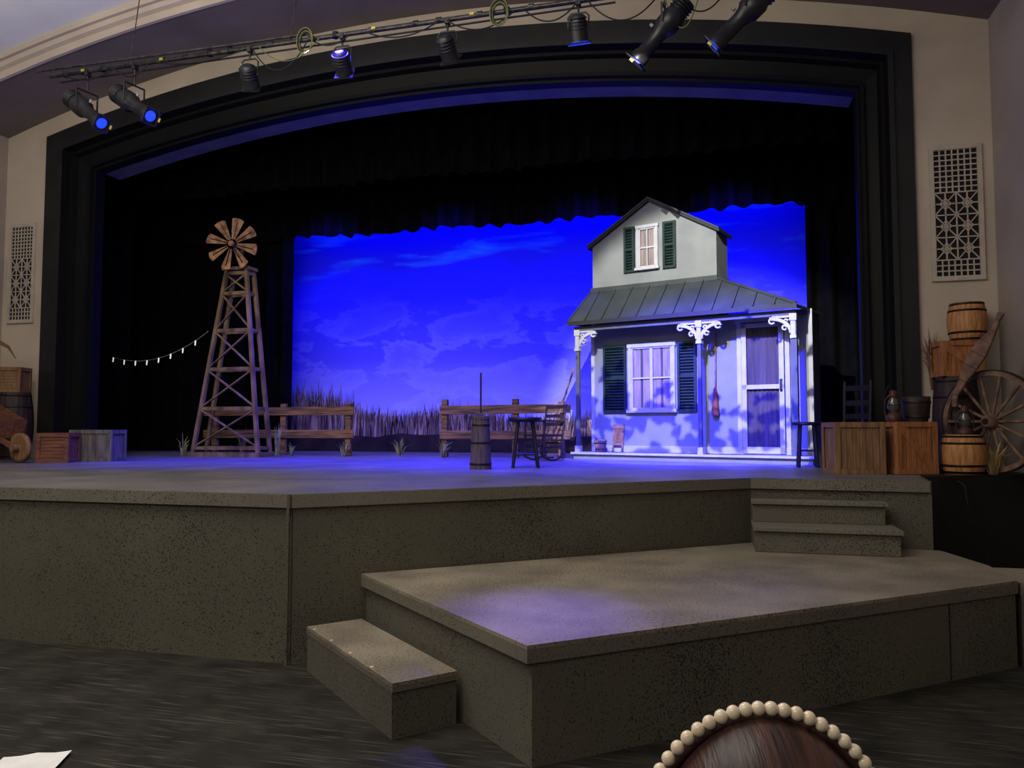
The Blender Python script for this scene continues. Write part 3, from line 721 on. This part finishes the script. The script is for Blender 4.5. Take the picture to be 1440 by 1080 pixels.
# ------------------------------------------------------------------ grilles
def grille(name,xc,zc,w,h):
    b=B();y0=YP
    b.bb(xc-w/2+.02,xc+w/2-.02,y0-.008,y0-.004,zc-h/2+.02,zc+h/2-.02,'void')
    f=.05
    for (a,c,d,e) in[(xc-w/2,xc-w/2+f,zc-h/2,zc+h/2),(xc+w/2-f,xc+w/2,zc-h/2,zc+h/2),(xc-w/2+f,xc+w/2-f,zc-h/2,zc-h/2+f),(xc-w/2+f,xc+w/2-f,zc+h/2-f,zc+h/2)]:
        b.bb(a,c,y0-.035,y0,d,e,'grille')
    xi0,xi1,zi0,zi1=xc-w/2+f,xc+w/2-f,zc-h/2+f,zc+h/2-f
    t=.014;yy0,yy1=y0-.024,y0-.012
    def grid(za,zb,nx=7):
        p=(xi1-xi0)/nx;nz=max(1,round((zb-za)/p))
        for i in range(1,nx): b.bb(xi0+p*i-t/2,xi0+p*i+t/2,yy0,yy1,za,zb,'grille')
        for j in range(nz+1): z=za+(zb-za)*j/nz; b.bb(xi0,xi1,yy0-.001,yy1,z-t/2,z+t/2,'grille')
    Hh=zi1-zi0
    za,zb=zi0+Hh*.13,zi0+Hh*.66
    grid(zb,zi1); grid(zi0,za)
    nr=3;cw=(xi1-xi0)/2;ch=(zb-za)/nr
    for r in range(nr):
        for c in range(2):
            x0=xi0+cw*c;z0=za+ch*r;x1=x0+cw;z1=z0+ch
            ym=(yy0+yy1)/2
            b.beam((x0,ym,z0),(x1,ym,z1),.012,t,'grille',(0,1,0));b.beam((x0,ym,z1),(x1,ym,z0),.012,t,'grille',(0,1,0))
            b.bb((x0+x1)/2-t/2,(x0+x1)/2+t/2,yy0,yy1,z0,z1,'grille')
            b.bb(x0,x1,yy0,yy1,(z0+z1)/2-t/2,(z0+z1)/2+t/2,'grille')
            b.bb(x0-t/2,x0+t/2,yy0,yy1,z0,z1,'grille'); b.bb(x0,x1,yy0,yy1,z0-t/2,z0+t/2,'grille')
            cx,cz=(x0+x1)/2,(z0+z1)/2
            q=[(cx-cw/4,cz),(cx,cz+ch/4),(cx+cw/4,cz),(cx,cz-ch/4)]
            for i in range(4): b.beam((q[i][0],ym,q[i][1]),(q[(i+1)%4][0],ym,q[(i+1)%4][1]),.012,t,'grille',(0,1,0))
    b.cyl((xc,y0-.035,zc-h/2+.025),(xc,y0-.05,zc-h/2+.025),.012,'grille')
    return b.build(name)
grille('wall_vent_grille',2.675,4.14,.55,1.58)
grille('wall_vent_grille.001',-10.72,4.13,.52,1.60)

# ------------------------------------------------------------------ lighting pipe and fixtures
YF,ZF=8.0,6.30
LP=empty('lighting_pipe')
b=B(); b.cyl((-8.45,YF,ZF),(2.6,YF,ZF-.02),.028,'steel',n=16)
b.cyl((-8.3,YF+.02,ZF-.09),(-1.0,YF+.02,ZF-.075),.011,'cableb')
b.cyl((-8.5,YF-.16,ZF+.0),(-4.6,YF-.02,ZF+.05),.016,'steel')
rnd=random.Random(4)
x=-8.2
while x<2.4:
    b.cyl((x,YF,ZF-.035),(x,YF,ZF+.035),.036,'cableb',n=12) if rnd.random()<.5 else b.cyl((x-.03,YF,ZF),(x+.03,YF,ZF),.034,'steel',n=12)
    x+=rnd.uniform(.25,.6)
b.build('pipe',parent=LP)
b=B()
def droop(x0,x1,sag,k='cableb',r=.008,z=ZF-.03):
    b.tube([(x0+(x1-x0)*i/14,YF-.03,z-sag*4*(i/14)*(1-i/14)) for i in range(15)],r,k,6)
for a,c,sg in[(-8.2,-7.4,.10),(-7.4,-6.9,.14),(-5.4,-4.65,.32),(-4.6,-4.1,.10),(-3.9,-3.0,.12),(-2.9,-2.1,.16),(-2.0,-1.4,.18),(-1.3,-.5,.28),(-.4,.2,.3),(-6.8,-5.5,.08)]:
    droop(a,c,sg)
droop(-5.3,-4.5,.22,'cable',.006)
droop(-.5,-.1,.45,'cable',.007)
for cx in(-4.66,-2.27):
    for j in range(4):
        r=.095+.012*j
        b.tube([(cx+r*.8*math.cos(2*math.pi*i/20),YF-.05-.012*j,ZF-.06+r*1.2*math.sin(2*math.pi*i/20)) for i in range(20)],.007,'cable' if j in(1,3) else 'cableb',6,closed=True)
for x in(-7.9,-6.7,-3.8,-2.6): b.box((x,YF-.035,ZF+.0),(.05,.012,.03),'tag')
for x in(-7.2,-4.9,-1.2): b.cyl((x,YF,ZF),(x+.12,YF,ZF+.85),.006,'steel',n=6)
b.build('cables',parent=LP)
def par(name,x,dz=.36,lens=False,yaw=20,til=35):
    b=B()
    b.box((0,0,.0),(.05,.07,.07),'fixture'); b.cyl((0,0,-.02),(0,0,-.12),.012,'fixture')
    b.tube([(-.11,0,-dz),(-.115,0,-.16),(-.08,0,-.12),(.08,0,-.12),(.115,0,-.16),(.11,0,-dz)],.010,'fixture',6)
    b.T=Matrix.Translation((0,0,-dz))@Matrix.Rotation(R(yaw),4,'Z')@Matrix.Rotation(R(til),4,'X')
    b.lathe([(.05,-.15),(.085,-.13),(.095,-.05),(.10,.10),(.105,.12)],'fixture',axis=(0,1,0),n=20)
    for i in range(4): b.lathe([(.10,-.006),(.106,0),(.10,.006)],'fixture',axis=(0,1,0),c=(0,-.11+.035*i,0),n=20)
    b.lathe([(.09,0),(.09,.004)],'gel' if lens else 'fixture',axis=(0,1,0),c=(0,.122,0),n=20)
    b.box((0,.13,0),(.22,.012,.22),'fixture') if not lens else [b.bb(-.12,.12,.124,.136,s_*.115-.01,s_*.115+.01,'fixture') for s_ in(-1,1)]
    if lens: b.box((0,.15,0),(.22,.006,.2),'gel')
    return b.build(name,parent=None,loc=(x,YF,ZF-.03))
p1=par('par_light',-5.45,.34,False,15,-40);p2=par('par_light.001',-4.21,.32,False,10,-35);p3=par('par_light.002',-2.90,.32,False,-5,-40);p4=par('par_light.003',-1.40,.30,True,0,-62)
def ers(name,x,dirv,dz=.42,s=1.0,sh=0):
    b=B(); b.box((0,0,0),(.05,.07,.08),'fixture'); b.cyl((0,0,-.02),(0,0,-dz*.5),.012,'fixture')
    d=Vector(dirv).normalized(); c=Vector((0,0,-dz)); sd=d.cross(Vector((0,0,1))).normalized()
    hw=.125*s
    b.beam(Vector((0,0,-dz*.5))-sd*hw,Vector((0,0,-dz*.5))+sd*hw,.02,.015,'fixture')
    for sg in(-1,1): b.beam(Vector((0,0,-dz*.5))+sd*sg*hw,Vector((0,0,-dz))+sd*sg*hw,.02,.012,'fixture',(0,1,0))
    pf=[(.05,-.36),(.09,-.35),(.095,-.20),(.11,-.18),(.11,-.06),(.085,-.03),(.07,.04),(.07,.24),(.085,.25),(.085,.32)]
    b.lathe([(r*s,(z+sh)*s) for r,z in pf],'fixture',axis=d,c=c,n=20)
    for q in(-.33,-.30,-.27,-.24): b.lathe([(.095*s,-.005),(.108*s,0),(.095*s,.005)],'fixture',axis=d,c=c+d*(q+sh)*s,n=20)
    b.lathe([(.055*s,0),(.06*s,.004),(.055*s,.012)],'gel',axis=d,c=c+d*((.321+sh)*s),n=20)
    upd=sd.cross(d)
    f=c+d*(.34+sh)*s
    Rm=Matrix((d,sd,upd)).transposed()
    for a in(sd,upd):
        for sg in(-1,1):
            b.box(f+a*sg*.085*s,(.015,(.02 if a is sd else .19)*s,(.02 if a is upd else .19)*s),'fixture',Rm)
    b.box(c+d*sh*s+upd*.12*s,(.03,.03,.04),'cableg',Rm)
    b.box(f-sd*.09*s+d*.02,(.03,.01,.05),'tag',Rm)
    return b.build(name,loc=(x,YF,ZF-.03))
e1=ers('ellipsoidal_spotlight',-7.85,(.75,-.15,-.55),.50,1.15);e2=ers('ellipsoidal_spotlight.001',-7.12,(.75,-.15,-.50),.50,1.15)
e3=ers('ellipsoidal_spotlight.002',-.48,(-.66,.12,-.66),.40,1.12,.06);e4=ers('ellipsoidal_spotlight.003',.34,(-.68,.10,-.58),.36,1.15,.05)
for o in(p1,p2,p3,p4,e1,e2,e3,e4): o.parent=LP

# ------------------------------------------------------------------ audience member
AM=empty('seated_audience_member',(.032,.66,-.004),R(12))
def skinned(name,verts,edges,radii,k,root=0,parent=None,sub=2):
    me=bpy.data.meshes.new(name); me.from_pydata(verts,edges,[]); o=bpy.data.objects.new(name,me); scene.collection.objects.link(o)
    sk=o.modifiers.new('skin','SKIN'); sl=me.skin_vertices[0].data
    for i,r in enumerate(radii): sl[i].radius=(r,r) if not isinstance(r,tuple) else r; sl[i].use_root=(i==root)
    sk.use_smooth_shade=True
    sb=o.modifiers.new('sub','SUBSURF'); sb.levels=sub; sb.render_levels=sub
    me.materials.append(M[k]); o.parent=parent; return o
tv=[(0,.02,.62),(0,0,.78),(0,-.01,.95),(0,-.01,1.08),(0,0,1.15),
    (.16,-.01,1.07),(.23,.06,.86),(.17,.27,.80),(-.16,-.01,1.07),(-.23,.06,.86),(-.17,.27,.80)]
skinned('torso_shirt',tv,[(0,1),(1,2),(2,3),(3,4),(3,5),(5,6),(6,7),(3,8),(8,9),(9,10)],[(.15,.11),(.13,.10),(.15,.11),(.12,.09),(.055,.055),.06,.047,.036,.06,.047,.036],'shirt',0,AM)
lv_=[(0,0,.60),(.09,.05,.585),(.12,.45,.58),(.12,.43,.12),(-.09,.05,.585),(-.12,.45,.58),(-.12,.43,.12)]
skinned('legs',lv_,[(0,1),(1,2),(2,3),(0,4),(4,5),(5,6)],[(.13,.1),.09,.065,.045,.09,.065,.045],'pants',0,AM)
for sg,nm in((1,'shoe_r'),(-1,'shoe_l')):
    skinned(nm,[(sg*.12,.40,.055),(sg*.12,.50,.05),(sg*.12,.60,.04)],[(0,1),(1,2)],[.05,.045,.034],'black',0,AM)
for sg,nm in((1,'hand_r'),(-1,'hand_l')):
    hx,hy,hz=sg*.15,.31,.785
    v=[(hx,hy-.03,hz+.01),(hx,hy+.03,hz),(hx,hy+.07,hz-.005)];e=[(0,1),(1,2)];r=[(.025,.02),(.034,.016),(.036,.014)]
    for j,(dx,l) in enumerate([(-.027,.062),(-.009,.072),(.009,.068),(.027,.052)]):
        i0=len(v); v+=[(hx+dx,hy+.09,hz-.006),(hx+dx*1.1,hy+.09+l*.5,hz-.014),(hx+dx*1.1,hy+.09+l*.9,hz-.04)]; e+=[(2,i0),(i0,i0+1),(i0+1,i0+2)]; r+=[.0095,.0085,.0075]
    i0=len(v); v+=[(hx-sg*.035,hy+.035,hz),(hx-sg*.055,hy+.07,hz-.01)]; e+=[(1,i0),(i0,i0+1)]; r+=[.0105,.009]
    skinned(nm,v,e,r,'skin',0,AM)
b=B(); b.tube([(0,0,1.12),(0,0,1.18),(0,.01,1.26)],[.058,.05,.052],'skin',16)
n,m=28,22; hc=Vector((0,.01,1.325)); vs=[]
for j in range(m+1):
    ph=math.pi*j/m
    for i in range(n):
        th=2*math.pi*i/n
        x=.078*math.sin(ph)*math.cos(th);y_=.098*math.sin(ph)*math.sin(th);z=.118*math.cos(ph)
        if z<0:
            k_=1+z*2.2; x*=k_; y_=y_*(1+z*1.0) if y_>0 else y_*(1+z*2.2)
        if y_>.06 and abs(x)<.02 and -.035<z<.01: y_+=.02*(1-abs(x)/.02)*(.035+z+.0)/.045 if z<.0 else .004
        if y_>.05 and .008<z<.03 and .015<abs(x)<.05: y_-=.006
        vs.append(hc+Vector((x,y_,z)))
b.add(vs,[(j*n+i,j*n+(i+1)%n,(j+1)*n+(i+1)%n,(j+1)*n+i) for j in range(m) for i in range(n)],'skin',True)
for sg in(-1,1):
    b.sph(hc+Vector((sg*.03,.083,.015)),.012,'eyew',10,8); b.sph(hc+Vector((sg*.03,.093,.015)),.005,'black',8,6)
    b.sph(hc+Vector((sg*.076,-.0,-.005)),.03,'skin',12,8,(.3,.7,1))
    b.tube([hc+Vector((sg*(.014+.008*i),.088-.0012*i*i,.034+.004*math.sin(i*.8))) for i in range(5)],.003,'hair',6)
b.sph(hc+Vector((0,.082,-.052)),.022,'lips',12,8,(1,.35,.3))
b.build('head',parent=AM)
b=B(); vs=[];n=40;m=20
for j in range(m+1):
    t=j/m
    for i in range(n):
        th=2*math.pi*i/n
        if t<.5:
            ph=math.pi/2*(t/.5)*1.0; rx=.094*math.sin(ph);ry=.112*math.sin(ph);z=.128*math.cos(ph)
        else:
            q=(t-.5)/.5; rx=.094+.03*q;ry=.112-.02*q;z=-.26*q
        c_,s_=math.cos(th),math.sin(th); x=rx*c_;y_=ry*s_
        if s_>0 and t>.32: y_*=max(.05,1-(t-.32)*6) if t<.5 else .05
        wob=1+.012*math.sin(th*9+t*3)
        vs.append(hc+Vector((x*wob,y_*wob-.008,z)))
b.add(vs,[(j*n+i,j*n+(i+1)%n,(j+1)*n+(i+1)%n,(j+1)*n+i) for j in range(m) for i in range(n)],'hair',True)
b.build('hair',parent=AM)
b=B(); N=36
for i in range(N):
    a=R(-4)+R(188)*i/(N-1); p=hc+Vector((.107*math.cos(a),-.012,.0+.135*math.sin(a)))
    b.sph(p,.0057,'pearl',12,8)
b.tube([hc+Vector((.101*math.cos(R(-4)+R(188)*i/40),-.010,.129*math.sin(R(-4)+R(188)*i/40))) for i in range(41)],.005,'hair',8)
b.build('pearl_headband',parent=AM)
b=B()
b.box((0,.05,.47),(.44,.44,.045),'seat'); b.box((0,-.19,.76),(.42,.035,.34),'seat',Matrix.Rotation(R(8),3,'X'))
for sx in(-.2,.2):
    b.cyl((sx,.25,0),(sx,.22,.46),.014,'steel'); b.cyl((sx,-.25,0),(sx,-.15,.46),.014,'steel'); b.cyl((sx,-.15,.46),(sx,-.21,.86),.014,'steel')
b.build('audience_chair',loc=(.032,.66,0),rz=R(12),bevel=.01)
b=B(); vs=[];
for j in range(2):
    for i in range(9): vs.append((-.16+.04*i,-.11+.22*j,.004+.012*(i/8)**3+.01*math.exp(-((i-4)**2)*.6)))
b.add(vs,[(i,i+1,10+i,9+i) for i in range(8)],'paper',True)
b.build('paper_programme',loc=(-3.34,3.17,.002),rz=R(25),recalc=False)
b=B(); b.tube([(2.25,8.44,1.15),(2.30,8.40,1.12),(2.32,8.38,.9),(2.45,8.44,.6),(2.5,8.40,.3),(2.6,8.3,.012)],.008,'cableb',6); b.build('power_cable')

# ------------------------------------------------------------------ lights
def look(o,t):
    d=Vector(t)-o.location; o.rotation_euler=d.to_track_quat('-Z','Y').to_euler()
def area(name,loc,tgt,sx,sy,pw,col):
    l=bpy.data.lights.new(name,'AREA'); l.shape='RECTANGLE'; l.size=sx;l.size_y=sy;l.energy=pw;l.color=col
    o=bpy.data.objects.new(name,l); scene.collection.objects.link(o); o.location=loc; look(o,tgt); return o
def spot(name,loc,tgt,ang,pw,col,blend=.5,rad=.08):
    l=bpy.data.lights.new(name,'SPOT'); l.spot_size=R(ang);l.spot_blend=blend;l.energy=pw;l.color=col;l.shadow_soft_size=rad
    o=bpy.data.objects.new(name,l); scene.collection.objects.link(o); o.location=loc; look(o,tgt); return o
BL=(.022,.014,1)
area('house_light',(-4,3.2,6.9),(-4,5.2,0),6,3,310,(1,.93,.82))
area('house_light_rear',(-3.5,-2.5,6.0),(-3.5,6,2),6,2,175,(1,.94,.86))
area('ceiling_fill',(-6.5,4.0,4.6),(-6.5,4.6,9),5,2,190,(1,.97,.93))  # unseen upward fill, added to brighten the ceiling
area('cyc_light_top',(-3.3,13.28,6.1),(-3.3,14.2,3.4),9.4,.15,190,BL)
area('cyc_light_ground',(-3.3,13.25,1.32),(-3.3,14.0,2.6),9.4,.08,70,BL)
for i,x in enumerate((-7.0,-4.6,-2.2,.2)):
    spot('cyc_wash_%d'%i,(x,12.2,5.7),(x,14,2.6),110,400,BL,.9,.25)
SB=(.035,.022,1)
spot('stage_wash_0',(-5.9,10.3,5.6),(-7.2,10.0,1.2),58,2200,SB,.9,.2)
spot('stage_wash_1',(-4.6,10.6,5.6),(-4.5,10.2,1.2),62,2600,SB,.9,.2)
spot('stage_wash_2',(-2.9,10.3,5.6),(-2.9,10.0,1.2),58,2600,SB,.9,.2)
spot('front_wash_0',(-6.4,7.9,6.05),(-6.6,9.0,1.2),54,1900,SB,.95,.2)
spot('front_wash_1',(-4.2,7.9,6.05),(-4.0,9.0,1.2),54,2600,SB,.95,.2)
spot('front_wash_2',(-1.9,7.9,6.05),(-1.8,9.0,1.2),52,3200,SB,.95,.2)
spot('platform_special',(-1.4,8.0,5.9),(-1.02,4.42,.6),14,12000,(.13,.08,1),1.0,.12)
spot('windmill_front',(-5.5,7.9,6.1),(-7.6,11.0,2.9),34,330,(1,.88,.74),.8,.1)
spot('fence_front',(-4.6,7.9,6.1),(-5.4,13.0,1.7),52,480,(1,.88,.76),.9,.1)
# house key with a real foliage gobo (cut-metal leaves held in front of the lens)
KL=Vector((-.9,5.4,6.0))
AIM=Vector((-.35,11.0,2.95))
spot('house_gobo_key',KL,AIM,40,3500,(1,.98,.95),.3,.0012)
GB=empty('gobo_spotlight')
Hm=Matrix.Translation((-2.10,11.50,S))@Matrix.Rotation(R(-18),4,'Z')
ax=(AIM-KL).normalized(); PD=.32
rnd=random.Random(21)
def toplate(u,z):
    P=Hm@Vector((u,.42,z)); d=(P-KL); return KL+d*(PD/d.dot(ax))
b=B(); cnt=0
while cnt<118:
    u=rnd.uniform(-.4,3.8); z=rnd.uniform(-.15,1.75)
    lim=1.38+.3*math.sin(u*2.1+.6)
    if rnd.random()>max(.02,1-(z/lim)**1.6 if z>0 else 1): continue
    cnt+=1
    r0=rnd.uniform(.08,.17)*(1 if z<lim*.6 else .65); rot=rnd.uniform(0,6.28); lobes=rnd.choice((2,3,3,4)); st=rnd.uniform(.6,1.0); am=rnd.uniform(.2,.4)
    pts=[]
    for i in range(22):
        t=2*math.pi*i/22; rr=r0*(1+am*math.cos(lobes*t)+.12*math.sin(5*t+rot))
        px,pz=rr*math.cos(t),rr*math.sin(t)*st
        pts.append(toplate(u+px*math.cos(rot)-pz*math.sin(rot),z+px*math.sin(rot)+pz*math.cos(rot)))
    c0=toplate(u,z)
    b.add([c0]+pts,[(0,1+i,1+(i+1)%22) for i in range(22)],'black')
b.build('leaf_gobo_plate',parent=GB,recalc=False)
b=B(); bk=KL-ax*.02
b.lathe([(.05,-.42),(.10,-.40),(.11,-.2),(.12,-.05)],'fixture',axis=ax,c=bk,n=20)
sdv=ax.cross(Vector((0,0,1))).normalized(); upv_=sdv.cross(ax)
fc=KL+ax*PD
cor=[fc+sdv*a*.16+upv_*c_*.16 for a,c_ in((-1,-1),(1,-1),(1,1),(-1,1))]
for i in range(4): b.cyl(cor[i],cor[(i+1)%4],.006,'fixture',n=8); b.cyl(bk+(cor[i]-fc)*.6,cor[i],.004,'fixture',n=8)
b.cyl(bk-ax*.2,bk-ax*.2+Vector((0,0,1.2)),.02,'steel')
b.build('housing',parent=GB)
spot('house_blue_wash',(-1.0,7.4,4.9),(-.3,11,1.55),54,11000,(.012,.010,1),1.0,.1)

w=bpy.data.worlds.new('world'); scene.world=w; w.use_nodes=True
w.node_tree.nodes['Background'].inputs[0].default_value=(.80,.79,.77,1); w.node_tree.nodes['Background'].inputs[1].default_value=.22

cam=bpy.data.cameras.new('camera'); co=bpy.data.objects.new('camera',cam); scene.collection.objects.link(co)
cam.sensor_width=36; cam.lens=27.05; co.location=(0,0,1.68); co.rotation_euler=(R(93.2),0,R(15)); cam.clip_start=.05
scene.camera=co
